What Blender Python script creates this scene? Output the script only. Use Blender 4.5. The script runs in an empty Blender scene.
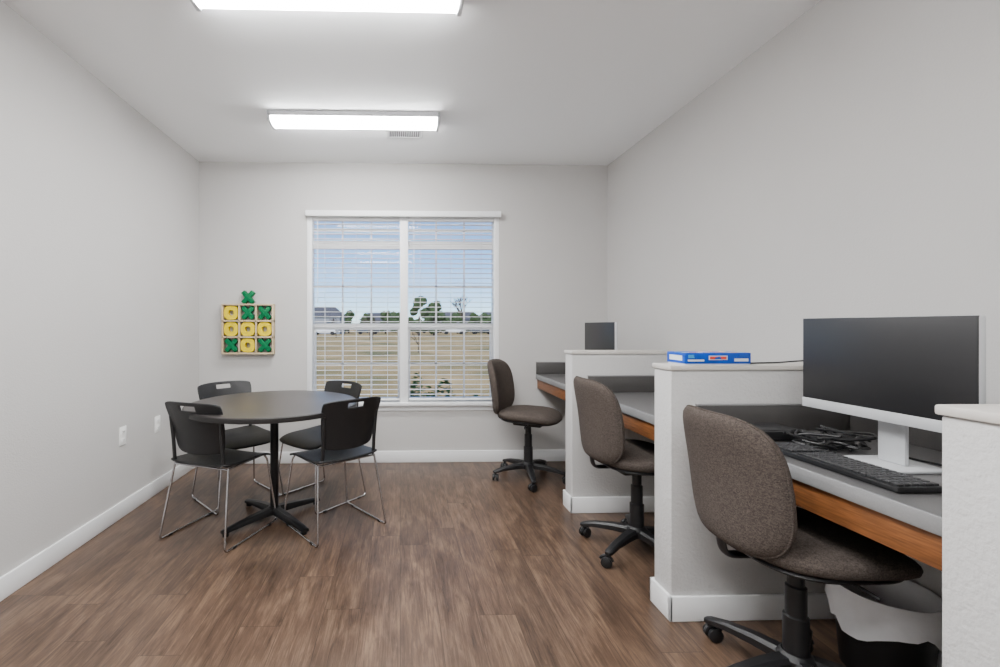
import bpy, bmesh, math, random
from mathutils import Vector, Matrix
random.seed(7)
S = bpy.context.scene
COL = S.collection

# ------------------------------------------------------------ materials
def lin(c):
    out = []
    for v in c:
        v = v / 255.0
        out.append(v / 12.92 if v <= 0.04045 else ((v + 0.055) / 1.055) ** 2.4)
    return (out[0], out[1], out[2], 1.0)

def mat(name, rgb, rough=0.5, metal=0.0, var=0.0, vscale=20.0, bump=0.0, bscale=200.0, spec=0.5, stretch=None):
    m = bpy.data.materials.new(name); m.use_nodes = True
    nt = m.node_tree; b = nt.nodes['Principled BSDF']
    c = lin(rgb)
    b.inputs['Base Color'].default_value = c
    b.inputs['Roughness'].default_value = rough
    b.inputs['Metallic'].default_value = metal
    b.inputs['Specular IOR Level'].default_value = spec
    tc = nt.nodes.new('ShaderNodeTexCoord')
    mp = nt.nodes.new('ShaderNodeMapping')
    nt.links.new(tc.outputs['Object'], mp.inputs['Vector'])
    if stretch: mp.inputs['Scale'].default_value = stretch
    if var > 0:
        n = nt.nodes.new('ShaderNodeTexNoise'); n.inputs['Scale'].default_value = vscale
        n.inputs['Detail'].default_value = 5
        nt.links.new(mp.outputs[0], n.inputs['Vector'])
        r = nt.nodes.new('ShaderNodeValToRGB')
        r.color_ramp.elements[0].position = 0.3; r.color_ramp.elements[1].position = 0.7
        r.color_ramp.elements[0].color = (c[0]*(1-var), c[1]*(1-var), c[2]*(1-var), 1)
        r.color_ramp.elements[1].color = (min(1, c[0]*(1+var)), min(1, c[1]*(1+var)), min(1, c[2]*(1+var)), 1)
        nt.links.new(n.outputs['Fac'], r.inputs['Fac'])
        nt.links.new(r.outputs['Color'], b.inputs['Base Color'])
    if bump > 0:
        n2 = nt.nodes.new('ShaderNodeTexNoise'); n2.inputs['Scale'].default_value = bscale
        n2.inputs['Detail'].default_value = 3
        nt.links.new(mp.outputs[0], n2.inputs['Vector'])
        bp = nt.nodes.new('ShaderNodeBump'); bp.inputs['Strength'].default_value = bump
        bp.inputs['Distance'].default_value = 0.004
        nt.links.new(n2.outputs['Fac'], bp.inputs['Height'])
        nt.links.new(bp.outputs['Normal'], b.inputs['Normal'])
    return m

def floor_mat():
    m = bpy.data.materials.new('wood_plank_floor'); m.use_nodes = True
    nt = m.node_tree; b = nt.nodes['Principled BSDF']; L = nt.links
    def M(op, a, b_=None, c_=None):
        n = nt.nodes.new('ShaderNodeMath'); n.operation = op
        for i, v in enumerate((a, b_, c_)):
            if v is None: continue
            if isinstance(v, (int, float)): n.inputs[i].default_value = v
            else: L.new(v, n.inputs[i])
        return n.outputs[0]
    PW, PL = 0.165, 1.22
    tc = nt.nodes.new('ShaderNodeTexCoord')
    sx = nt.nodes.new('ShaderNodeSeparateXYZ'); L.new(tc.outputs['Object'], sx.inputs[0])
    r = M('DIVIDE', sx.outputs['X'], PW); row = M('FLOOR', r); fr = M('FRACT', r)
    wn = nt.nodes.new('ShaderNodeTexWhiteNoise'); wn.noise_dimensions = '1D'; L.new(row, wn.inputs['W'])
    l = M('ADD', M('DIVIDE', sx.outputs['Y'], PL), M('MULTIPLY', wn.outputs['Value'], 5.0))
    pl = M('FLOOR', l); fl = M('FRACT', l)
    idv = nt.nodes.new('ShaderNodeCombineXYZ'); L.new(row, idv.inputs[0]); L.new(pl, idv.inputs[1])
    w2 = nt.nodes.new('ShaderNodeTexWhiteNoise'); w2.noise_dimensions = '2D'; L.new(idv.outputs[0], w2.inputs['Vector'])
    e1 = M('MULTIPLY', M('MINIMUM', fr, M('SUBTRACT', 1.0, fr)), PW)
    e2 = M('MULTIPLY', M('MINIMUM', fl, M('SUBTRACT', 1.0, fl)), PL)
    seam = M('LESS_THAN', M('MINIMUM', e1, e2), 0.0013)
    cx = nt.nodes.new('ShaderNodeCombineXYZ')
    L.new(sx.outputs['Y'], cx.inputs['X']); L.new(sx.outputs['X'], cx.inputs['Y']); L.new(M('MULTIPLY', w2.outputs['Value'], 37.0), cx.inputs['Z'])
    mp = nt.nodes.new('ShaderNodeMapping'); mp.inputs['Scale'].default_value = (5.5, 80, 1)
    L.new(cx.outputs[0], mp.inputs['Vector'])
    n = nt.nodes.new('ShaderNodeTexNoise'); n.inputs['Scale'].default_value = 1.0
    n.inputs['Detail'].default_value = 8; n.inputs['Roughness'].default_value = 0.75; n.inputs['Distortion'].default_value = 0.9
    L.new(mp.outputs[0], n.inputs['Vector'])
    mp2 = nt.nodes.new('ShaderNodeMapping'); mp2.inputs['Scale'].default_value = (3.0, 12, 1)
    L.new(cx.outputs[0], mp2.inputs['Vector'])
    n2 = nt.nodes.new('ShaderNodeTexNoise'); n2.inputs['Scale'].default_value = 1.0; n2.inputs['Detail'].default_value = 6; n2.inputs['Distortion'].default_value = 0.9
    L.new(mp2.outputs[0], n2.inputs['Vector'])
    f = M('ADD', M('MULTIPLY', n.outputs['Fac'], 0.58), M('MULTIPLY', n2.outputs['Fac'], 0.42))
    rp = nt.nodes.new('ShaderNodeValToRGB'); e = rp.color_ramp.elements
    e[0].position = 0.36; e[0].color = lin((54, 42, 34))
    e[1].position = 0.65; e[1].color = lin((118, 96, 78))
    k = e.new(0.5); k.color = lin((86, 67, 54))
    L.new(f, rp.inputs['Fac'])
    mr = nt.nodes.new('ShaderNodeMapRange'); mr.inputs['To Min'].default_value = 0.84; mr.inputs['To Max'].default_value = 1.14
    L.new(w2.outputs['Value'], mr.inputs['Value'])
    vm = nt.nodes.new('ShaderNodeVectorMath'); vm.operation = 'SCALE'
    L.new(rp.outputs['Color'], vm.inputs[0]); L.new(mr.outputs[0], vm.inputs['Scale'])
    mm = nt.nodes.new('ShaderNodeMix'); mm.data_type = 'RGBA'
    mm.inputs['B'].default_value = lin((40, 32, 27))
    L.new(M('MULTIPLY', seam, 0.65), mm.inputs['Factor']); L.new(vm.outputs[0], mm.inputs['A'])
    L.new(mm.outputs['Result'], b.inputs['Base Color'])
    b.inputs['Roughness'].default_value = 0.33
    b.inputs['Specular IOR Level'].default_value = 0.4
    bp = nt.nodes.new('ShaderNodeBump'); bp.inputs['Strength'].default_value = 0.12; bp.inputs['Distance'].default_value = 0.002
    L.new(n.outputs['Fac'], bp.inputs['Height']); L.new(bp.outputs[0], b.inputs['Normal'])
    return m

def fabric_mat():
    m = bpy.data.materials.new('taupe_tweed_fabric'); m.use_nodes = True
    nt = m.node_tree; b = nt.nodes['Principled BSDF']; L = nt.links
    tc = nt.nodes.new('ShaderNodeTexCoord')
    v = nt.nodes.new('ShaderNodeTexVoronoi'); v.inputs['Scale'].default_value = 340
    L.new(tc.outputs['Object'], v.inputs['Vector'])
    mp = nt.nodes.new('ShaderNodeMapping'); mp.inputs['Scale'].default_value = (1, 1, 4)
    L.new(tc.outputs['Object'], mp.inputs['Vector'])
    n = nt.nodes.new('ShaderNodeTexNoise'); n.inputs['Scale'].default_value = 70; n.inputs['Detail'].default_value = 4
    L.new(mp.outputs[0], n.inputs['Vector'])
    md = nt.nodes.new('ShaderNodeMath'); md.operation = 'MULTIPLY_ADD'; md.inputs[1].default_value = 0.4
    mu = nt.nodes.new('ShaderNodeMath'); mu.operation = 'MULTIPLY'; mu.inputs[1].default_value = 0.6
    L.new(n.outputs['Fac'], mu.inputs[0])
    sp = nt.nodes.new('ShaderNodeSeparateColor'); L.new(v.outputs['Color'], sp.inputs[0])
    L.new(sp.outputs[0], md.inputs[0]); L.new(mu.outputs[0], md.inputs[2])
    r = nt.nodes.new('ShaderNodeValToRGB'); e = r.color_ramp.elements
    e[0].position = 0.15; e[0].color = lin((50, 44, 41)); e[1].position = 0.9; e[1].color = lin((97, 88, 82))
    L.new(md.outputs[0], r.inputs['Fac']); L.new(r.outputs['Color'], b.inputs['Base Color'])
    b.inputs['Roughness'].default_value = 0.95; b.inputs['Specular IOR Level'].default_value = 0.15
    bp = nt.nodes.new('ShaderNodeBump'); bp.inputs['Strength'].default_value = 0.3; bp.inputs['Distance'].default_value = 0.0015
    L.new(v.outputs['Distance'], bp.inputs['Height']); L.new(bp.outputs[0], b.inputs['Normal'])
    return m

def grass_mat():
    m = bpy.data.materials.new('dry_grass'); m.use_nodes = True
    nt = m.node_tree; b = nt.nodes['Principled BSDF']; L = nt.links
    tc = nt.nodes.new('ShaderNodeTexCoord')
    n = nt.nodes.new('ShaderNodeTexNoise'); n.inputs['Scale'].default_value = 0.22; n.inputs['Detail'].default_value = 10; n.inputs['Roughness'].default_value = .65
    L.new(tc.outputs['Object'], n.inputs['Vector'])
    r = nt.nodes.new('ShaderNodeValToRGB'); e = r.color_ramp.elements
    e[0].position = 0.34; e[0].color = lin((96, 98, 52)); e[1].position = 0.68; e[1].color = lin((196, 166, 112))
    k = e.new(.48); k.color = lin((156, 132, 80))
    L.new(n.outputs['Fac'], r.inputs['Fac']); L.new(r.outputs['Color'], b.inputs['Base Color'])
    b.inputs['Roughness'].default_value = .95
    return m

def print_mat():
    m = bpy.data.materials.new('box_cover_art'); m.use_nodes = True
    nt = m.node_tree; b = nt.nodes['Principled BSDF']; L = nt.links
    tc = nt.nodes.new('ShaderNodeTexCoord')
    v = nt.nodes.new('ShaderNodeTexVoronoi'); v.inputs['Scale'].default_value = 38
    L.new(tc.outputs['Object'], v.inputs['Vector'])
    sp = nt.nodes.new('ShaderNodeSeparateColor'); L.new(v.outputs['Color'], sp.inputs[0])
    r = nt.nodes.new('ShaderNodeValToRGB'); r.color_ramp.interpolation = 'CONSTANT'; e = r.color_ramp.elements
    e[0].position = 0; e[0].color = lin((20, 80, 180)); e[1].position = .45; e[1].color = lin((225, 235, 245))
    for pz, c in ((.62, (60, 160, 220)), (.78, (230, 70, 60)), (.88, (250, 200, 40))):
        k = e.new(pz); k.color = lin(c)
    L.new(sp.outputs[0], r.inputs['Fac']); L.new(r.outputs['Color'], b.inputs['Base Color'])
    b.inputs['Roughness'].default_value = .35
    return m

def emit(name, rgb, s):
    m = bpy.data.materials.new(name); m.use_nodes = True
    nt = m.node_tree; nt.nodes.clear()
    o = nt.nodes.new('ShaderNodeOutputMaterial'); e = nt.nodes.new('ShaderNodeEmission')
    e.inputs['Color'].default_value = (*rgb, 1); e.inputs['Strength'].default_value = s
    nt.links.new(e.outputs[0], o.inputs[0]); return m

def glass_mat():
    m = bpy.data.materials.new('window_glass'); m.use_nodes = True
    nt = m.node_tree; nt.nodes.clear()
    o = nt.nodes.new('ShaderNodeOutputMaterial'); mx = nt.nodes.new('ShaderNodeMixShader')
    t = nt.nodes.new('ShaderNodeBsdfTransparent'); g = nt.nodes.new('ShaderNodeBsdfGlossy')
    g.inputs['Roughness'].default_value = 0.02
    mx.inputs[0].default_value = 0.01
    nt.links.new(t.outputs[0], mx.inputs[1]); nt.links.new(g.outputs[0], mx.inputs[2]); nt.links.new(mx.outputs[0], o.inputs[0])
    return m

M_WALL = mat('wall_paint', (193, 191, 189), 0.75, bump=0.3, bscale=140, var=0.012, vscale=3)
M_CEIL = mat('ceiling_paint', (251, 252, 253), 0.85, bump=0.1, bscale=150)
M_HALF = mat('half_wall_texture', (194, 193, 192), 0.75, bump=0.9, bscale=80)
M_TRIM = mat('white_trim', (234, 235, 236), 0.4, var=0.01)
M_CAP = mat('half_wall_cap', (203, 198, 192), 0.35, var=0.03, vscale=40)
M_FLOOR = floor_mat()
M_FABRIC = fabric_mat()
M_ART = print_mat()
M_BLACKPL = mat('black_plastic', (20, 20, 22), 0.42, bump=0.15, bscale=500, var=0.1)
M_BLACKPL2 = mat('matte_black_seat', (21, 21, 23), 0.5, bump=0.2, bscale=400, var=0.1)
M_BLACKMET = mat('black_powdercoat', (20, 20, 22), 0.4, metal=0.3, var=0.1)
M_CHROME = mat('brushed_chrome', (200, 200, 203), 0.22, metal=1.0, var=0.05)
M_TABLE = mat('dark_table_laminate', (58, 54, 53), 0.36, var=0.12, vscale=60)
M_TEDGE = mat('table_edge_band', (24, 22, 22), 0.45, var=0.1)
M_DESK = mat('gray_speckle_laminate', (88, 87, 87), 0.34, var=0.16, vscale=300)
M_SPLASH = mat('dark_laminate_splash', (72, 70, 69), 0.4, var=0.12, vscale=300)
M_DEDGE = mat('gray_edge_laminate', (132, 132, 133), 0.4, var=0.05, vscale=200)
M_OAK = mat('oak_apron', (122, 76, 42), 0.45, var=0.35, vscale=14, stretch=(8, 1.0, 14))
M_SCREEN = mat('screen_glass', (30, 30, 32), 0.4, var=0.03)
M_SILVER = mat('silver_plastic', (196, 198, 201), 0.35, metal=0.2, var=0.02)
M_YELLOW = mat('yellow_paint', (226, 200, 0), 0.6, var=0.03, spec=.2)
M_GREEN = mat('green_paint', (0, 104, 62), 0.6, var=0.08, spec=.2)
M_CREAM = mat('cream_wood', (198, 178, 144), 0.5, var=0.06, stretch=(1, 1, 8))
M_BLUE = mat('blue_box_print', (8, 74, 185), 0.4, var=0.15, vscale=30, spec=.3)
M_PAPER = mat('white_print', (225, 230, 236), 0.5, var=0.02)
M_SLAT = mat('blind_slat', (238, 239, 240), 0.45, var=0.01)
M_CORD = mat('blind_cord', (225, 225, 225), 0.7, var=0.02)
M_GLASS = glass_mat()
M_LENS = emit('lamp_diffuser', (1.0, 1.0, 0.995), 82.0)
M_FIXT = mat('fixture_body', (200, 201, 204), 0.4, var=0.01)
M_OUTLET = mat('outlet_plastic', (242, 242, 240), 0.35, var=0.01)
M_DARK = mat('dark_slot', (25, 25, 25), 0.6, var=0.05)
M_VENTC = mat('vent_cavity', (130, 130, 132), 0.7, var=0.05)
M_BAG = mat('white_liner', (230, 230, 232), 0.5, var=0.03, bump=0.4, bscale=25)
M_GRASS = grass_mat()
M_LEAF = mat('green_leaf', (54, 96, 30), 0.7, var=0.4, vscale=6)
M_LEAFD = mat('evergreen_foliage', (54, 72, 38), 0.9, var=0.35, vscale=1.5)
M_BARK = mat('bark', (72, 60, 50), 0.9, var=0.3)
M_SIDING = mat('house_siding', (135, 138, 144), 0.8, var=0.05)
M_ROOF = mat('roof_shingle', (80, 80, 86), 0.9, var=0.15, vscale=4)
M_CARW = mat('car_paint_white', (228, 230, 232), 0.3, var=0.02)
M_CARD = mat('car_paint_dark', (60, 68, 80), 0.3, var=0.05)

# ------------------------------------------------------------ mesh helpers
def empty(name, loc=(0, 0, 0), rz=0.0):
    e = bpy.data.objects.new(name, None); COL.objects.link(e)
    e.empty_display_size = 0.1
    e.location = loc; e.rotation_euler = (0, 0, rz); return e

def add(name, bm, m, parent=None, smooth=True, ang=35):
    me = bpy.data.meshes.new(name)
    bmesh.ops.recalc_face_normals(bm, faces=bm.faces[:])
    bm.to_mesh(me); bm.free()
    if isinstance(m, (list, tuple)):
        for k in m: me.materials.append(k)
    else: me.materials.append(m)
    if smooth:
        for p in me.polygons: p.use_smooth = True
        me.set_sharp_from_angle(angle=math.radians(ang))
    o = bpy.data.objects.new(name, me); COL.objects.link(o)
    if parent: o.parent = parent
    return o

def bm_box(bm, x0, x1, y0, y1, z0, z1, bev=0.0, M=None, mi=0, seg=2):
    t = bmesh.new()
    bmesh.ops.create_cube(t, size=1.0)
    for v in t.verts:
        v.co = Vector((x0 + (v.co.x + .5) * (x1 - x0), y0 + (v.co.y + .5) * (y1 - y0), z0 + (v.co.z + .5) * (z1 - z0)))
    if bev > 0:
        bmesh.ops.bevel(t, geom=t.edges[:], offset=bev, segments=seg, affect='EDGES', profile=0.5)
    if M is not None: t.transform(M)
    for f in t.faces: f.material_index = mi
    me = bpy.data.meshes.new('tmp'); t.to_mesh(me); t.free()
    bm.from_mesh(me); bpy.data.meshes.remove(me)

def box(name, x0, x1, y0, y1, z0, z1, m, bev=0.0, parent=None, M=None, seg=2):
    bm = bmesh.new(); bm_box(bm, x0, x1, y0, y1, z0, z1, bev, M, 0, seg)
    return add(name, bm, m, parent)

def boxes(name, lst, m, bev=0.0, parent=None):
    bm = bmesh.new()
    for b in lst: bm_box(bm, *b, bev=bev)
    return add(name, bm, m, parent)

def bm_sweep(bm, pts, rad, seg=10, closed=False, mi=0, flat=None):
    pts = [Vector(p) for p in pts]; n = len(pts)
    rads = rad if isinstance(rad, (list, tuple)) else [rad] * n
    tang = []
    for i in range(n):
        if closed: t = pts[(i + 1) % n] - pts[i - 1]
        elif i == 0: t = pts[1] - pts[0]
        elif i == n - 1: t = pts[-1] - pts[-2]
        else: t = (pts[i + 1] - pts[i]).normalized() + (pts[i] - pts[i - 1]).normalized()
        tang.append(t.normalized())
    up = Vector((0, 0, 1)) if abs(tang[0].z) < 0.9 else Vector((1, 0, 0))
    nn = tang[0].cross(up).normalized(); rings = []
    for i in range(n):
        if i > 0:
            q = tang[i - 1].rotation_difference(tang[i]); nn = q @ nn
        nn = (nn - tang[i] * nn.dot(tang[i])).normalized()
        bb = tang[i].cross(nn)
        fx, fy = (1, 1) if flat is None else flat
        rings.append([bm.verts.new(pts[i] + rads[i] * (fx * math.cos(2 * math.pi * k / seg) * nn + fy * math.sin(2 * math.pi * k / seg) * bb)) for k in range(seg)])
    rng = n if closed else n - 1
    for i in range(rng):
        a = rings[i]; b = rings[(i + 1) % n]
        for k in range(seg):
            f = bm.faces.new((a[k], a[(k + 1) % seg], b[(k + 1) % seg], b[k])); f.material_index = mi
    if not closed:
        bm.faces.new(rings[0][::-1]).material_index = mi; bm.faces.new(rings[-1]).material_index = mi

def tube(name, pts, r, m, parent=None, seg=10, closed=False, flat=None):
    bm = bmesh.new(); bm_sweep(bm, pts, r, seg, closed, 0, flat)
    return add(name, bm, m, parent, ang=50)

def fillet(pts, r, n=5):
    pts = [Vector(p) for p in pts]; out = [pts[0]]
    for i in range(1, len(pts) - 1):
        a, b, c = pts[i - 1], pts[i], pts[i + 1]
        d1 = (a - b); d2 = (c - b)
        rr = min(r, d1.length * .45, d2.length * .45)
        p = b + d1.normalized() * rr; q = b + d2.normalized() * rr
        for k in range(n + 1):
            t = k / n
            out.append((1 - t) ** 2 * p + 2 * t * (1 - t) * b + t * t * q)
    out.append(pts[-1]); return out

def catmull(pts, n=6):
    pts = [Vector(p) for p in pts]; P = [pts[0]] + pts + [pts[-1]]; out = []
    for i in range(1, len(P) - 2):
        for k in range(n):
            t = k / n
            out.append(0.5 * ((2 * P[i]) + (-P[i - 1] + P[i + 1]) * t + (2 * P[i - 1] - 5 * P[i] + 4 * P[i + 1] - P[i + 2]) * t * t + (-P[i - 1] + 3 * P[i] - 3 * P[i + 1] + P[i + 2]) * t ** 3))
    out.append(pts[-1]); return out

def revolve(name, prof, m, parent=None, seg=32, loc=(0, 0, 0)):
    bm = bmesh.new(); rings = []
    for r, z in prof:
        rings.append([bm.verts.new((loc[0] + r * math.cos(2 * math.pi * k / seg), loc[1] + r * math.sin(2 * math.pi * k / seg), loc[2] + z)) for k in range(seg)])
    for i in range(len(rings) - 1):
        for k in range(seg):
            bm.faces.new((rings[i][k], rings[i][(k + 1) % seg], rings[i + 1][(k + 1) % seg], rings[i + 1][k]))
    bm.faces.new(rings[0][::-1]); bm.faces.new(rings[-1])
    return add(name, bm, m, parent)

def pad(name, a, b, T, m, parent=None, n=3.5, fn=None, edge=5, nr=10, na=56, pw=0.45):
    bm = bmesh.new()
    def P(r, k, s):
        th = 2 * math.pi * k / na
        cx, sy = math.cos(th), math.sin(th)
        x = a * math.copysign(abs(cx) ** (2 / n), cx) * r; y = b * math.copysign(abs(sy) ** (2 / n), sy) * r
        z = s * T / 2 * max(0, 1 - r ** edge) ** pw
        v = Vector((x, y, z)); return fn(v) if fn else v
    rs = [1 - (1 - i / nr) ** 1.8 for i in range(1, nr + 1)]
    top = bm.verts.new(P(0, 0, 1)); bot = bm.verts.new(P(0, 0, -1))
    T_ = [[bm.verts.new(P(r, k, 1)) for k in range(na)] for r in rs]
    B_ = [[bm.verts.new(P(r, k, -1)) for k in range(na)] for r in rs[:-1]] + [T_[-1]]
    for R_, c in ((T_, top), (B_, bot)):
        for k in range(na):
            bm.faces.new((c, R_[0][k], R_[0][(k + 1) % na]))
            for i in range(nr - 1):
                bm.faces.new((R_[i][k], R_[i + 1][k], R_[i + 1][(k + 1) % na], R_[i][(k + 1) % na]))
    return add(name, bm, m, parent, ang=60)

def plate(name, nu, nv, fn, thick, m, parent, hole=None):
    bm = bmesh.new()
    V = [[bm.verts.new(fn(-1 + 2 * i / nu, -1 + 2 * j / nv)) for j in range(nv + 1)] for i in range(nu + 1)]
    for i in range(nu):
        for j in range(nv):
            u = -1 + 2 * (i + .5) / nu; v = -1 + 2 * (j + .5) / nv
            if hole and hole(u, v): continue
            bm.faces.new((V[i][j], V[i + 1][j], V[i + 1][j + 1], V[i][j + 1]))
    o = add(name, bm, m, parent, ang=50)
    s = o.modifiers.new('solid', 'SOLIDIFY'); s.thickness = thick; s.offset = 0
    bv = o.modifiers.new('bev', 'BEVEL'); bv.width = thick * .3; bv.segments = 2; bv.limit_method = 'ANGLE'; bv.angle_limit = math.radians(50)
    return o

# ------------------------------------------------------------ room
XL, XR, YB, YF, H = -1.81, 1.91, 4.10, -3.2, 2.72
WX0, WX1, WZ0, WZ1 = -0.845, 0.905, 0.53, 2.255
box('floor', XL - .15, XR + .15, YF - .15, YB + .15, -0.1, 0.0, M_FLOOR)
box('ceiling', XL - .15, XR + .15, YF - .15, YB + .15, H, H + 0.12, M_CEIL)
box('wall_left', XL - .15, XL, YF - .15, YB + .15, 0, H, M_WALL)
box('wall_right', XR, XR + .15, YF - .15, YB + .15, 0, H, M_WALL)
box('wall_front', XL, XR, YF - .15, YF, 0, H, M_WALL)
boxes('wall_back', [(XL, WX0, YB, YB + .15, 0, H), (WX1, XR, YB, YB + .15, 0, H),
                    (WX0, WX1, YB, YB + .15, 0, WZ0), (WX0, WX1, YB, YB + .15, WZ1, H)], M_WALL)
bh = 0.105
def baseboard(name, x0, x1, y0, y1):
    bm = bmesh.new(); bm_box(bm, x0, x1, y0, y1, 0, bh, 0.004)
    return add(name, bm, M_TRIM)
baseboard('baseboard_left', XL, XL + .015, YF, YB)
baseboard('baseboard_back', XL + .015, XR - .015, YB - .015, YB)
baseboard('baseboard_right', XR - .015, XR, YF, YB)
baseboard('baseboard_front', XL + .015, XR - .015, YF, YF + .015)

# ------------------------------------------------------------ window
XM = 0.035
def make_window():
    p = empty('window_1')
    y0, y1 = YB + .075, YB + .13
    xm = XM; fw = 0.045
    L = [(WX0, WX0 + fw, YB + .004, y1, WZ0, WZ1), (WX1 - fw, WX1, YB + .004, y1, WZ0, WZ1),
         (WX0, WX1, y0, y1, WZ0, WZ0 + fw), (WX0, WX1, y0, y1, WZ1 - .035, WZ1),
         (xm - .038, xm + .038, YB + .004, y1, WZ0, WZ1)]
    zt = 1.955
    for xa, xb in ((WX0 + fw, xm - .038), (xm + .038, WX1 - fw)):
        L.append((xa, xb, y0, y1, zt, zt + .075))
        L.append((xa, xb, y0, y1, 1.205, 1.265))
        L.append((xa, xa + .02, y0 + .005, y1 - .01, WZ0, 1.22)); L.append((xb - .02, xb, y0 + .005, y1 - .01, WZ0, 1.22))
    boxes('frame', L, M_TRIM, 0.003, p)
    G = []
    for xa, xb in ((WX0 + fw, xm - .038), (xm + .038, WX1 - fw)):
        w = (xb - xa)
        for k in (1, 2):
            xc = xa + w * k / 3
            G.append((xc - .008, xc + .008, y0 + .022, y0 + .034, WZ0 + fw, WZ1 - .035))
        for zc in (1.61, 0.89, 2.125):
            G.append((xa, xb, y0 + .022, y0 + .034, zc - .008, zc + .008))
    boxes('grilles', G, M_TRIM, 0, p)
    boxes('glass', [(WX0 + .02, WX1 - .02, y0 + .036, y0 + .04, WZ0 + .02, WZ1 - .02)], M_GLASS, 0, p)
    box('stool', WX0 - .05, WX1 + .01, YB - .045, YB + .075, WZ0 - .012, WZ0 + .016, M_TRIM, 0.004, p)
    box('apron', WX0 - .03, WX1 - .01, YB - .012, YB, WZ0 - .06, WZ0 - .012, M_TRIM, 0.003, p)
    boxes('jamb_liner', [(WX0, WX1, YB, y0, WZ1 - .006, WZ1)], M_TRIM, 0, p)
make_window()

def blind(xa, xb):
    p = empty('venetian_blind')
    yc = YB + .036
    box('headrail', xa, xb, yc - .026, yc + .026, WZ1 - .055, WZ1 - .008, M_SLAT, 0.003, p)
    bm = bmesh.new(); z = WZ1 - .085
    while z > WZ0 + .075:
        R = Matrix.Translation((0, yc, z)) @ Matrix.Rotation(math.radians(-2), 4, 'X')
        bm_box(bm, xa + .004, xb - .004, -.023, .023, -.0015, .0015, 0, R); z -= 0.0445
    add('slats', bm, M_SLAT, p, smooth=False)
    box('bottom_rail', xa + .004, xb - .004, yc - .025, yc + .025, WZ0 + .03, WZ0 + .048, M_SLAT, 0.004, p)
    bm = bmesh.new()
    for f in (.14, .5, .86):
        x = xa + (xb - xa) * f
        for dy in (-.026, .026):
            bm_box(bm, x - .0012, x + .0012, yc + dy - .001, yc + dy + .001, WZ0 + .04, WZ1 - .05)
    add('ladder_cords', bm, M_CORD, p, smooth=False)
    tube('tilt_wand', [(xa + .05, yc - .034, WZ1 - .05), (xa + .05, yc - .034, 1.45)], .004, M_SLAT, p, 6)
blind(WX0 + .047, XM - .040); blind(XM + .040, WX1 - .047)
p = empty('window_valance')
box('valance_board', WX0 - .004, WX1 + .008, YB - .055, YB - .043, WZ1 - .03, WZ1 + .022, M_TRIM, 0.004, p)
box('valance_top', WX0 - .004, WX1 + .008, YB - .05, YB - .001, WZ1 + .012, WZ1 + .024, M_TRIM, 0.003, p)

# ------------------------------------------------------------ ceiling lights + vent
def ceiling_light(yc):
    p = empty('ceiling_light_fixture', (-0.318, yc, H))
    w, d = 0.595, 0.085
    box('housing', -w, w, -d, d, -.038, 0, M_FIXT, 0.006, p)
    bm = bmesh.new(); N = 12; rings = []
    for x in (-w + .02, w - .02):
        r = []
        for k in range(N + 1):
            t = math.pi * k / N
            r.append(bm.verts.new((x, -math.cos(t) * (d - .004), -.037 - .034 * math.sin(t) ** .5)))
        rings.append(r)
    for k in range(N): bm.faces.new((rings[0][k], rings[0][k + 1], rings[1][k + 1], rings[1][k]))
    bm.faces.new(rings[0]); bm.faces.new(rings[1][::-1])
    bm.faces.new((rings[0][0], rings[1][0], rings[1][N], rings[0][N]))
    add('diffuser', bm, M_LENS, p)
    for s in (-1, 1):
        box('end_cap', s * (w - .01) - .012, s * (w - .01) + .012, -d, d, -.068, 0, M_FIXT, 0.006, p)
for yy in (3.185, 1.965, 0.745, -0.475, -1.695): ceiling_light(yy)
p = empty('ceiling_vent', (0.035, 3.46, H))
boxes('frame', [(-.14, .14, -.075, -.055, -.008, 0), (-.14, .14, .055, .075, -.008, 0), (-.14, -.12, -.075, .075, -.008, 0), (.12, .14, -.075, .075, -.008, 0)], M_TRIM, 0.002, p)
box('cavity', -.12, .12, -.055, .055, -.002, -.0005, M_VENTC, 0, p)
bm = bmesh.new()
for i in range(15):
    bm_box(bm, -.115 + i * .0164 - .002, -.115 + i * .0164 + .002, -.055, .055, -.009, -.002)
add('louvers', bm, M_TRIM, p)

# ------------------------------------------------------------ outlets
for (yy, zz) in ((2.98, 0.525), (3.40, 0.51)):
    p = empty('wall_outlet', (XL, yy, zz))
    box('plate', 0, .006, -.036, .036, -.06, .06, M_OUTLET, 0.002, p)
    for s in (-1, 1):
        box('socket', .005, .009, -.016, .016, s * .026 - .014, s * .026 + .014, M_OUTLET, 0.003, p)
        boxes('slots', [(.0085, .0095, -.008, -.005, s * .026 - .004, s * .026 + .006), (.0085, .0095, .005, .008, s * .026 - .004, s * .026 + .006)], M_DARK, 0, p)

# ------------------------------------------------------------ half walls
PX = 1.142; PT = 1.052
def half_wall(i, y0, y1):
    box('wall_partition_%d' % i, PX, XR, y0, y1, 0, PT, M_HALF, 0.006)
    p = empty('trim_%d' % i)
    ov = .007
    box('cap', PX - ov, XR, y0 - ov, y1 + ov, PT, PT + .022, M_CAP, 0.005, p)
    bm = bmesh.new()
    bm_box(bm, PX - .014, PX, y0 - .014, y1 + .014, 0, bh, .004)
    bm_box(bm, PX - .014, XR - .016, y0 - .014, y0, 0, bh, .004)
    bm_box(bm, PX - .014, XR - .016, y1, y1 + .014, 0, bh, .004)
    q = add('baseboard_partition_%d' % i, bm, M_TRIM)
half_wall(1, .79, .922)
half_wall(2, 1.868, 1.996)
half_wall(3, 2.962, 3.086)

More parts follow.
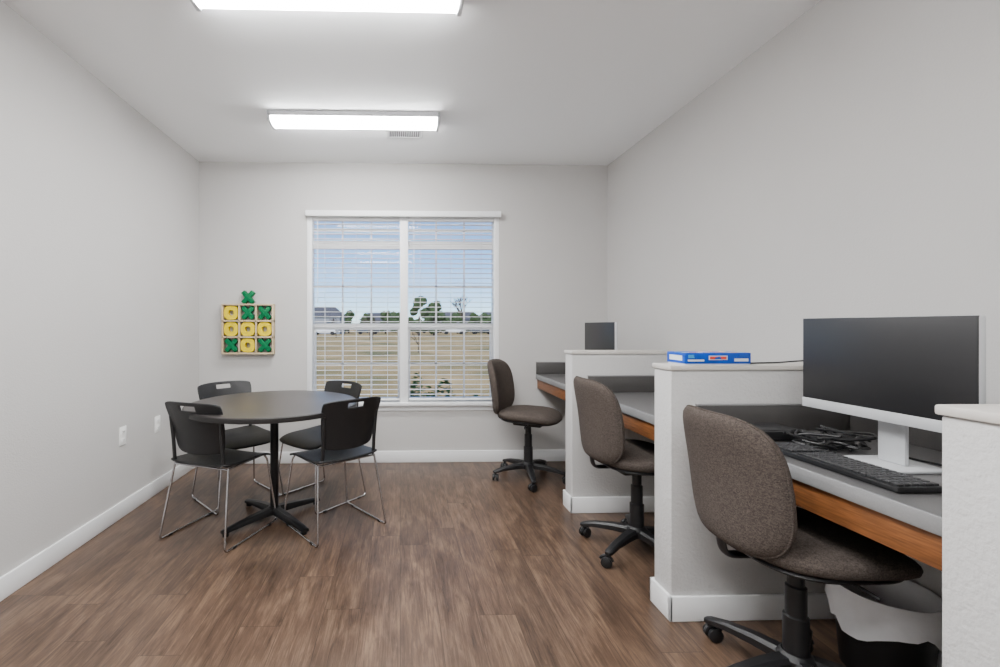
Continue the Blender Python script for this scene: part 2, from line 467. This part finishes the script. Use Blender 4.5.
# ------------------------------------------------------------ built in desks
DZ = 0.80; DX = 1.245
def desk(y0, y1):
    p = empty('built_in_desk')
    y0 += .001; y1 -= .001; xr = XR - .001
    bm = bmesh.new(); bm_box(bm, DX + .004, xr, y0, y1, DZ - .032, DZ)
    add('desktop', bm, M_DESK, p)
    box('front_edge', DX - .004, DX + .012, y0, y1, DZ - .045, DZ, M_DEDGE, 0.005, p)
    box('oak_apron', DX + .012, DX + .032, y0, y1, DZ - .13, DZ - .032, M_OAK, 0.002, p)
    box('support_cleat', xr - .03, xr, y0, y1, DZ - .13, DZ - .032, M_OAK, 0.002, p)
    p = empty('desk_side_splash')
    box('panel', DX + .0, xr, y1 - .02, y1, DZ + .0005, DZ + .106, M_SPLASH, 0.002, p)
    box('edge_strip', DX - .002, xr, y1 - .022, y1, DZ + .106, DZ + .113, M_DEDGE, 0.002, p)
    p = empty('desk_back_splash')
    box('panel', xr - .02, xr, y0, y1 - .023, DZ + .0005, DZ + .11, M_SPLASH, 0.002, p)
desk(.922, 1.868); desk(1.996, 2.962); desk(3.086, 4.10)

# ------------------------------------------------------------ office chairs
def office_chair(x, y, rot, base_rot=0.0):
    p = empty('office_chair', (x, y, 0), rot)
    def fseat(v):
        z = v.z + .532
        if v.x > 0: z -= .03 * (v.x / .24) ** 3
        z -= .012 * (1 - (v.y / .25) ** 2) * (1 if v.z > 0 else 0)
        return Vector((v.x + .015, v.y * (1 - .10 * (v.x < 0) * (abs(v.x) / .24) ** 2), z))
    pad('seat_cushion', .24, .245, .085, M_FABRIC, p, n=3.2, fn=fseat, edge=6, pw=.42)
    def fpan(v):
        return Vector((v.x + .01, v.y, v.z + .492 - (.02 * (v.x / .24) ** 3 if v.x > 0 else 0)))
    pad('seat_pan', .215, .22, .03, M_BLACKPL, p, n=3.0, fn=fpan, edge=8)
    def fback(v):
        h = v.y / .22
        w = v.x * (1 - .11 * max(0, -h) ** 2 - .06 * max(0, h) ** 2)
        xx = -.258 + v.z + .055 * (v.x / .22) ** 2 - .06 * h * .5 - .018 * (h ** 2)
        return Vector((xx, w, .735 + v.y))
    pad('backrest_cushion', .222, .22, .07, M_FABRIC, p, n=4.2, fn=fback, edge=7, pw=.42, na=72)
    pts = []
    for k in range(72):
        th = 2 * math.pi * k / 72; cx, sy = math.cos(th), math.sin(th)
        pts.append(fback(Vector((.222 * math.copysign(abs(cx) ** (2 / 4.2), cx), .22 * math.copysign(abs(sy) ** (2 / 4.2), sy), -.004))))
    tube('backrest_piping', pts, .0035, M_FABRIC, p, 8, closed=True)
    tube('back_support', fillet([(-.02, 0, .468), (-.245, 0, .468), (-.258, 0, .53), (-.256, 0, .62)], .04), .022, M_BLACKPL, p, 12, flat=(1, .4))
    box('tilt_mechanism', -.11, .12, -.07, .07, .435, .482, M_BLACKPL, .012, p)
    tube('height_lever', fillet([(.03, -.06, .462), (.03, -.2, .462), (.04, -.235, .455)], .02), .005, M_BLACKPL, p, 8)
    revolve('gas_lift', [(.036, .10), (.036, .26), (.030, .265), (.030, .36), (.024, .365), (.024, .44)], M_BLACKPL, p, 24)
    revolve('hub', [(.045, .085), (.055, .095), (.055, .125), (.04, .14)], M_BLACKPL, p, 24)
    for k in range(5):
        a = base_rot - rot + k * 2 * math.pi / 5
        c, s = math.cos(a), math.sin(a)
        R = Matrix.Rotation(a, 4, 'Z')
        bm = bmesh.new()
        pr = [(.03, .112, .030, .020), (.12, .108, .026, .018), (.22, .095, .021, .014), (.285, .078, .019, .011), (.30, .074, .012, .007)]
        rg = []
        for (r, z, w, h) in pr:
            rg.append([bm.verts.new(R @ Vector((r, yy, zz))) for yy, zz in ((-w, z - h), (-w, z + h * .4), (-w * .6, z + h), (w * .6, z + h), (w, z + h * .4), (w, z - h))])
        for i in range(len(rg) - 1):
            for j in range(6): bm.faces.new((rg[i][j], rg[i][(j + 1) % 6], rg[i + 1][(j + 1) % 6], rg[i + 1][j]))
        bm.faces.new(rg[0]); bm.faces.new(rg[-1][::-1])
        add('base_arm_%d' % (k + 1), bm, M_BLACKPL, p, ang=40)
        bm = bmesh.new()
        yaw = a + 1.1 + k
        C = Matrix.Translation((.283 * c, .283 * s, 0)) @ Matrix.Rotation(yaw, 4, 'Z')
        bm_sweep(bm, [C @ Vector((0, 0, .04)), C @ Vector((0, 0, .075))], .007, 8)
        for sy in (-1, 1):
            bm_sweep(bm, [C @ Vector((-.012, sy * .007, .0275)), C @ Vector((-.012, sy * .010, .0275)), C @ Vector((-.012, sy * .022, .0275)), C @ Vector((-.012, sy * .025, .0275))], [.024, .0275, .0275, .022], 18)
        hood = [C @ Vector((-.012 + .03 * math.cos(t), 0, .0275 + .03 * math.sin(t))) for t in [math.radians(q) for q in range(10, 175, 15)]]
        bm_sweep(bm, hood, .008, 8)
        add('caster_%d' % (k + 1), bm, M_BLACKPL, p, ang=40)
    return p

office_chair(1.34, 1.49, math.radians(-1), base_rot=math.radians(114))
office_chair(1.305, 2.45, math.radians(2), base_rot=math.radians(143))
office_chair(1.04, 3.63, math.radians(-32), base_rot=math.radians(190))

# ------------------------------------------------------------ waste bin with liner under the near desk
p = empty('waste_bin', (1.735, 1.57, 0))
revolve('bin_body', [(.112, 0), (.118, .004), (.138, .28), (.141, .29), (.136, .29), (.114, .012)], M_BLACKPL, p, 36)
bm = bmesh.new(); N = 40; rg = []
for i, (r, z) in enumerate([(.10, .12), (.128, .25), (.135, .298), (.145, .302), (.150, .28), (.152, .235), (.156, .19)]):
    row = []
    for k in range(N):
        th = 2 * math.pi * k / N
        j = random.uniform(-.003, .003) * (1 if i > 3 else .4)
        zz = z + (0 if i < 4 else (i - 3) * (.010 * math.sin(3 * th + 1) + random.uniform(-.006, .006)))
        row.append(bm.verts.new(((r + j) * math.cos(th), (r + j) * math.sin(th), zz)))
    rg.append(row)
for i in range(len(rg) - 1):
    for k in range(N): bm.faces.new((rg[i][k], rg[i][(k + 1) % N], rg[i + 1][(k + 1) % N], rg[i + 1][k]))
add('bin_liner', bm, M_BAG, p, ang=80)

# ------------------------------------------------------------ round table
def round_table(x, y):
    p = empty('round_table', (x, y, 0))
    R = .53
    revolve('tabletop', [(R - .006, .722), (R - .002, .724), (R - .002, .748), (R - .010, .7515), (R - .014, .752)], M_TABLE, p, 72)
    revolve('edge_band', [(R - .008, .720), (R, .723), (R + .001, .735), (R, .748), (R - .006, .7505)], M_TEDGE, p, 72)
    revolve('column', [(.10, .712), (.10, .720)], M_BLACKMET, p, 32)
    revolve('post', [(.038, .05), (.038, .08), (.026, .085), (.026, .712)], M_BLACKMET, p, 24)
    for k in range(4):
        a = math.radians(47) + k * math.pi / 2
        R2 = Matrix.Rotation(a, 4, 'Z')
        bm = bmesh.new()
        pr = [(.0, .062, .030, .022), (.15, .052, .027, .017), (.30, .036, .024, .011), (.345, .028, .020, .010)]
        rg = []
        for (r, z, w, h) in pr:
            rg.append([bm.verts.new(R2 @ Vector((r, yy, zz))) for yy, zz in ((-w, z - h), (-w, z + h * .3), (-w * .6, z + h), (w * .6, z + h), (w, z + h * .3), (w, z - h))])
        for i in range(len(rg) - 1):
            for j in range(6): bm.faces.new((rg[i][j], rg[i][(j + 1) % 6], rg[i + 1][(j + 1) % 6], rg[i + 1][j]))
        bm.faces.new(rg[0]); bm.faces.new(rg[-1][::-1])
        bm_sweep(bm, [R2 @ Vector((.322, 0, 0)), R2 @ Vector((.322, 0, .02))], .018, 12)
        add('foot_%d' % (k + 1), bm, M_BLACKMET, p, ang=40)
        b2 = bmesh.new()
        bm_sweep(b2, [R2 @ Vector((.02, 0, .712)), R2 @ Vector((.30, 0, .714))], .012, 8)
        add('top_brace_%d' % (k + 1), b2, M_BLACKMET, p)
round_table(-.81, 2.92)

# ------------------------------------------------------------ stacking chairs
def stack_chair(fx, fy, dx, dy):
    a = math.atan2(dy, dx)
    ox = fx + .23 * math.cos(a); oy = fy + .23 * math.sin(a)
    p = empty('stacking_chair', (ox, oy, 0), a)
    def fs(u, v):
        x = .215 * u * (1 - .09 * abs(v) ** 6); y = .218 * v * (1 - .08 * abs(u) ** 6)
        z = .452 - .010 * (1 - v * v) - (.03 * u ** 3 if u > 0 else -.012 * u * u)
        return Vector((x + .01, y, z))
    plate('seat', 20, 20, fs, .012, M_BLACKPL2, p)
    def fb(u, v):
        w = .190 + .018 * u
        y = w * v * (1 - .05 * abs(u) ** 6); zz = .665 + (.152 - .008 * v * v) * u * (1 - .06 * abs(v) ** 8)
        x = -.228 - .034 * u + .045 * v * v - .01 * u * u
        return Vector((x, y, zz))
    plate('backrest', 30, 30, fb, .010, M_BLACKPL2, p, hole=lambda u, v: (.64 < u < .84 and abs(v) < .28))
    for s in (-1, 1):
        side = 'left' if s > 0 else 'right'
        tube('upright_' + side, fillet([(-.12, s * .180, .446), (-.178, s * .178, .452), (-.188, s * .175, .56), (-.205, s * .180, .72)], .04), .012, M_BLACKPL2, p, 10, flat=(1, .7))
        pts = [(-.16, s * .195, .437), (-.235, s * .235, .007), (.225, s * .235, .007), (.185, s * .19, .40), (.165, s * .18, .432)]
        tube('sled_frame_' + side, fillet(pts, .03, 6), .0062, M_CHROME, p, 10)
        tube('seat_rail_' + side, [(.166, s * .18, .431), (-.161, s * .195, .436)], .0058, M_CHROME, p, 8)
        for xx in (-.16, .15):
            box('glide', xx - .015, xx + .015, s * .235 - .008, s * .235 + .008, 0, .012, M_BLACKPL, .003, p)
    tube('cross_rod_front', [(.16, -.18, .429), (.16, .18, .429)], .0058, M_CHROME, p, 8)
    tube('cross_rod_rear', [(-.16, -.194, .431), (-.16, .194, .431)], .0058, M_CHROME, p, 8)
    return p
stack_chair(-1.17, 2.555, .36, .93)
stack_chair(-.275, 2.66, -.62, .785)
stack_chair(-1.33, 3.45, .69, -.72)
stack_chair(-.43, 3.45, -.66, -.75)

# ------------------------------------------------------------ monitors
def monitor(x, y, z0=.80):
    p = empty('desktop_monitor', (x, y, z0 + .0005))
    hw = .254
    box('case', 0, .022, -hw, hw, .145, .468, M_SILVER, .006, p)
    box('screen', -.002, .004, -hw + .002, hw - .002, .178, .467, M_SCREEN, .001, p)
    box('chin', -.003, .004, -hw, hw, .145, .178, M_SILVER, .001, p)
    box('rear_housing', .02, .05, -.14, .14, .19, .40, M_SILVER, .012, p)
    box('stand_neck', .05, .064, -.04, .04, .01, .26, M_SILVER, .004, p)
    box('stand_base', -.02, .15, -.085, .085, .0, .010, M_SILVER, .004, p)
monitor(1.492, 1.375); monitor(1.50, 3.365)

# ------------------------------------------------------------ keyboard
p = empty('keyboard', (1.366, 1.362, DZ), math.radians(0))
box('body', -.066, .066, -.22, .22, .001, .018, M_BLACKPL, .005, p)
bm = bmesh.new()
for r in range(6):
    for c in range(21):
        if c in (15,): continue
        x = -.058 + r * .0198 ; y = -.211 + c * .0201
        if r == 0 and 5 < c < 14: continue
        bm_box(bm, x, x + .0165, y, y + .017, .017, .0235, .0012, seg=1)
bm_box(bm, -.058, -.0415, -.09, .07, .017, .0235, .0012, seg=1)
add('keys', bm, mat('key_plastic', (38, 38, 40), .45, var=.08), p)

# ------------------------------------------------------------ network box + cables
p = empty('docking_station', (1.42, 1.745, DZ))
box('case', -.12, .13, -.075, .075, .003, .040, M_BLACKPL, .006, p)
box('top_panel', -.10, .11, -.06, .06, .0395, .042, M_SCREEN, .001, p)
boxes('feet', [(-.11, -.09, -.06, -.04, 0.0005, .004), (.1, .12, -.06, -.04, 0.0005, .004), (-.11, -.09, .04, .06, 0.0005, .004), (.1, .12, .04, .06, 0.0005, .004)], M_DARK, 0, p)
bm = bmesh.new()
for i in range(13):
    cx, cy = random.uniform(1.475, 1.60), random.uniform(1.545, 1.60); pts = []
    ph = random.uniform(0, 6.28)
    for k in range(11):
        t = ph + k * random.uniform(.55, .8)
        rr = random.uniform(.035, .07)
        px = cx + rr * 1.15 * math.cos(t); py = min(1.66, max(1.485, cy + rr * 1.1 * math.sin(t)))
        pts.append((px, py, DZ + .006 + (i * .0055) * random.uniform(.5, 1)))
    bm_sweep(bm, catmull(pts, 5), .0042, 6)
add('cable_bundle', bm, M_BLACKPL)
tube('monitor_cable', catmull([(1.66, 1.50, DZ + .01), (1.68, 1.4, DZ + .006), (1.69, 1.27, DZ + .02), (1.69, 1.18, DZ + .09), (1.69, 1.10, DZ + .05), (1.72, 1.02, DZ + .006)], 6), .0035, M_BLACKPL)
tube('network_cable', catmull([(1.66, 1.56, DZ + .006), (1.69, 1.62, DZ + .02), (1.72, 1.72, DZ + .006), (1.80, 1.72, DZ + .006), (1.86, 1.6, DZ + .02)], 6), .0035, M_BLACKPL)
tube('power_cable', catmull([(1.52, 1.93, PT + .0255), (1.66, 1.95, PT + .026), (1.76, 1.94, PT + .034), (1.86, 1.93, PT + .040), (1.895, 1.93, PT + .03)], 6), .0035, M_BLACKPL, None, 8)

# ------------------------------------------------------------ board game box
p = empty('board_game_box', (1.342, 1.930, PT + .0225), math.radians(0))
box('bottom_tray', -.139, .139, -.061, .061, 0, .03, M_PAPER, .001, p)
box('lid', -.142, .142, -.064, .064, .006, .052, M_BLUE, .002, p)
boxes('lid_print', [(-.13, -.06, -.065, -.0635, .016, .024), (-.04, .04, -.065, -.0635, .022, .040), (.07, .13, -.065, -.0635, .016, .028)], M_PAPER, 0, p)
boxes('lid_side_print', [(-.143, -.1415, -.045, .045, .018, .040)], M_PAPER, 0, p)
boxes('lid_art', [(-.136, .136, -.058, .058, .0515, .0525)], M_ART, 0, p)
boxes('lid_side_art', [(-.036, .036, -.066, -.0645, .025, .037), (-.128, -.10, -.066, -.0645, .030, .044), (.09, .13, -.066, -.0645, .034, .044)], M_ART, 0, p)

# ------------------------------------------------------------ tic tac toe wall shelf
p = empty('tic_tac_toe_wall_shelf', (-1.358, YB - .001, 1.213))
W = .222; t = .007; dpt = .065
F = []
for k in range(4):
    c = -W + k * (2 * W / 3)
    F.append((c - t, c + t, -dpt, 0, -W + .006, W - .006))
    F.append((-W - t, W + t, -dpt, 0, c * .98 - t, c * .98 + t))
boxes('shelf_frame', F, M_CREAM, .001, p)
def letter(ch, cx, cz):
    bm = bmesh.new()
    if ch == 'X':
        for s in (-1, 1):
            Mx = Matrix.Translation((cx, -.035, cz)) @ Matrix.Rotation(s * math.radians(42), 4, 'Y')
            bm_box(bm, -.019, .019, -.022 + s * .001, .022 + s * .001, -.068, .068, .002, Mx)
        add('letter_x', bm, M_GREEN, p)
    else:
        N = 28; A = [];
        for k in range(N):
            th = 2 * math.pi * k / N
            c, s = math.cos(th), math.sin(th)
            n_ = 2.8
            ro = 1 / (abs(c) ** n_ + abs(s) ** n_) ** (1 / n_)
            A.append([bm.verts.new((cx + c * ro * r, yy, cz + s * ro * r)) for r, yy in ((.062, -.055), (.024, -.055), (.024, -.012), (.062, -.012))])
        for k in range(N):
            a, b = A[k], A[(k + 1) % N]
            for j in range(4): bm.faces.new((a[j], a[(j + 1) % 4], b[(j + 1) % 4], b[j]))
        add('letter_o', bm, M_YELLOW, p)
rows = ['OXX', 'OOO', 'XOX']
for r, row in enumerate(rows):
    for c, ch in enumerate(row):
        letter(ch, (c - 1) * (2 * W / 3), (1 - r) * (2 * W / 3) * .98)
letter('X', 0.0, W * .98 + t + .058)

# ------------------------------------------------------------ outdoors
gz = -.3
box('lawn_ground', -220, 220, YB + .16, 320, gz - .5, gz, M_GRASS)
def house(x, y, w, d, h, rh, name='distant_house', m=M_SIDING):
    p = empty(name, (x, y, gz))
    box('walls', -w / 2, w / 2, -d / 2, d / 2, 0, h, m, 0, p)
    bm = bmesh.new()
    a = [bm.verts.new(v) for v in ((-w / 2 - .5, -d / 2 - .5, h), (w / 2 + .5, -d / 2 - .5, h), (w / 2 + .5, d / 2 + .5, h), (-w / 2 - .5, d / 2 + .5, h), (-w / 2 + 1.5, 0, h + rh), (w / 2 - 1.5, 0, h + rh))]
    for f in ((0, 1, 5, 4), (1, 2, 5), (2, 3, 4, 5), (3, 0, 4), (0, 3, 2, 1)): bm.faces.new([a[i] for i in f])
    add('roof', bm, M_ROOF, p, smooth=False)
    bm = bmesh.new(); n = int(w // 3)
    for i in range(n):
        for zz in ([1.0, 3.6] if h > 4.5 else [1.0]):
            xx = -w / 2 + (i + .5) * w / n
            bm_box(bm, xx - .5, xx + .5, -d / 2 - .05, -d / 2 + .02, zz, zz + 1.3)
    add('windows', bm, M_CARD, p, smooth=False)
house(-15.5, 90, 8, 8, 3.4, 2.0); house(-24, 99, 10, 8, 5.2, 2.0)
house(-4, 118, 12, 8, 3, 2); house(14, 120, 14, 9, 3.2, 2.2); house(24, 110, 10, 8, 3, 2)
def foliage_tree(x, y, h, w, m=M_LEAFD):
    p = empty('evergreen_tree', (x, y, gz))
    tube('trunk', [(0, 0, 0), (0, 0, h * .5)], .18, M_BARK, p, 8)
    bm = bmesh.new()
    for i in range(30):
        t = random.uniform(.15, .95); rr = w * .5 * (1.1 - t) + .3
        a = random.uniform(0, 6.28)
        c = Vector((math.cos(a) * rr * .8, math.sin(a) * rr * .8, h * t)); s = random.uniform(.35, .7) * w * .25
        r = bmesh.ops.create_icosphere(bm, subdivisions=2, radius=s, matrix=Matrix.Translation(c))
        for v in r['verts']: v.co += Vector([random.uniform(-.22, .22) * s for _ in range(3)])
    add('foliage', bm, m, p)
for x, y, h, w in ((3.0, 70, 6.2, 4.6), (5.4, 72, 5.4, 4.2), (-3, 92, 4.8, 4), (-7, 96, 4.2, 4), (11.5, 90, 4.2, 4), (15.5, 92, 4.0, 4), (-1, 105, 4.5, 5), (9, 100, 4.6, 5), (19, 98, 4, 5), (-11.2, 98, 4.6, 4)):
    foliage_tree(x, y, h, w)
def bare_tree(x, y, h):
    bm = bmesh.new()
    def br(pt, d, L, r, n):
        q = pt + d * L
        mid = pt + d * L * .5 + Vector([random.uniform(-.05, .05) * L for _ in range(3)])
        bm_sweep(bm, [pt, mid, q], [r, r * .85, r * .65], 6)
        if n == 0: return
        for _ in range(3 if n > 1 else 4):
            nd = (d + Vector((random.uniform(-.75, .75), random.uniform(-.75, .75), random.uniform(-.1, .5)))).normalized()
            br(q - d * L * random.uniform(0, .35), nd, L * random.uniform(.6, .8), r * .6, n - 1)
    br(Vector((x, y, gz)), Vector((0, 0, 1)), h * .36, h * .022, 4)
    add('bare_tree', bm, M_BARK)
bare_tree(-1.5, 23, 2.4); bare_tree(1.05, 26, 1.6); bare_tree(9.4, 66, 7.5); bare_tree(-8.5, 60, 3.2)
def car(x, y, m):
    p = empty('parked_car', (x, y, gz))
    box('body', -2.2, 2.2, -.9, .9, .35, 1.0, m, .15, p)
    bm = bmesh.new(); bm_box(bm, -1.3, 1.3, -.8, .8, .95, 1.5, .2)
    for v in bm.verts:
        if v.co.z > 1.3: v.co.x *= .75
    add('cabin', bm, M_CARD, p)
    bm = bmesh.new()
    for sx in (-1.4, 1.4):
        for sy in (-.9, .72): bm_sweep(bm, [(sx, sy, .34), (sx, sy + .18, .34)], .34, 16)
    add('wheels', bm, M_DARK, p)
for x, y, m in ((10, 84, M_CARW), (15.5, 85, M_CARD), (6.5, 96, M_CARW), (-13, 78, M_CARW), (-6, 84, M_CARD)): car(x, y, m)
def shrub(x, y, r, h):
    bm = bmesh.new()
    for _ in range(520):
        a = random.uniform(0, 6.28); q = r * random.random() ** .5; z = gz + h * (random.random() ** .6) * (1.1 - (q / r) ** 2 * .6)
        c = Vector((x + q * math.cos(a), y + q * math.sin(a), z)); s = random.uniform(.03, .05)
        R = Matrix.Rotation(random.uniform(0, 6.28), 3, 'Z') @ Matrix.Rotation(random.uniform(-1, 1), 3, 'X')
        vs = [bm.verts.new(c + R @ Vector(v)) for v in ((-s, 0, 0), (0, -s * .5, 0), (s * 1.2, 0, 0), (0, s * .5, 0))]
        bm.faces.new(vs)
    for _ in range(9):
        a = random.uniform(0, 6.28)
        bm_sweep(bm, [(x, y, gz), (x + r * .6 * math.cos(a), y + r * .6 * math.sin(a), gz + h * .8)], .008, 5)
    add('garden_shrub', bm, M_LEAF, smooth=False)
shrub(.22, 5.4, .24, .90); shrub(.52, 5.45, .22, .84); shrub(1.0, 5.5, .25, .66)

# ------------------------------------------------------------ light
w = bpy.data.worlds.new('sky_world'); S.world = w; w.use_nodes = True
nt = w.node_tree; bg = nt.nodes['Background']
sk = nt.nodes.new('ShaderNodeTexSky'); sk.sky_type = 'NISHITA'
sk.sun_disc = False; sk.sun_elevation = math.radians(50); sk.sun_rotation = math.radians(180)
sk.air_density = 0.7; sk.dust_density = 0.0; sk.ozone_density = 2.0
tn = nt.nodes.new('ShaderNodeMix'); tn.data_type = 'RGBA'; tn.blend_type = 'MULTIPLY'
tn.inputs['Factor'].default_value = 1.0; tn.inputs['B'].default_value = (0.78, 1.0, 1.25, 1)
nt.links.new(sk.outputs[0], tn.inputs['A'])
tc = nt.nodes.new('ShaderNodeTexCoord'); mp = nt.nodes.new('ShaderNodeMapping'); mp.inputs['Scale'].default_value = (2.5, 2.5, 14)
nt.links.new(tc.outputs['Generated'], mp.inputs['Vector'])
cn = nt.nodes.new('ShaderNodeTexNoise'); cn.inputs['Scale'].default_value = 1.6; cn.inputs['Detail'].default_value = 6
nt.links.new(mp.outputs[0], cn.inputs['Vector'])
cr = nt.nodes.new('ShaderNodeMapRange'); cr.inputs['From Min'].default_value = .5; cr.inputs['From Max'].default_value = .78; cr.inputs['To Max'].default_value = .5
nt.links.new(cn.outputs['Fac'], cr.inputs['Value'])
cm = nt.nodes.new('ShaderNodeMix'); cm.data_type = 'RGBA'; cm.inputs['B'].default_value = (5.2, 5.6, 6.2, 1)
nt.links.new(cr.outputs[0], cm.inputs['Factor']); nt.links.new(tn.outputs['Result'], cm.inputs['A'])
nt.links.new(cm.outputs['Result'], bg.inputs['Color']); bg.inputs['Strength'].default_value = 0.25
sd = bpy.data.lights.new('sun', 'SUN'); sd.energy = 5.6; sd.angle = math.radians(1)
so = bpy.data.objects.new('sun', sd); COL.objects.link(so)
so.rotation_euler = Vector((.35, 1.0, -.85)).to_track_quat('-Z', 'Y').to_euler()

# ------------------------------------------------------------ camera
cd = bpy.data.cameras.new('camera'); cam = bpy.data.objects.new('camera', cd); COL.objects.link(cam)
cd.sensor_width = 36; cd.lens = 16.2; cd.clip_start = 0.02; cd.clip_end = 1000
cam.location = (0, 0, 1.24)
cam.rotation_euler = (math.radians(90), 0, math.radians(-1.5))
cd.shift_x = 0.088; cd.shift_y = -0.0075
S.camera = cam
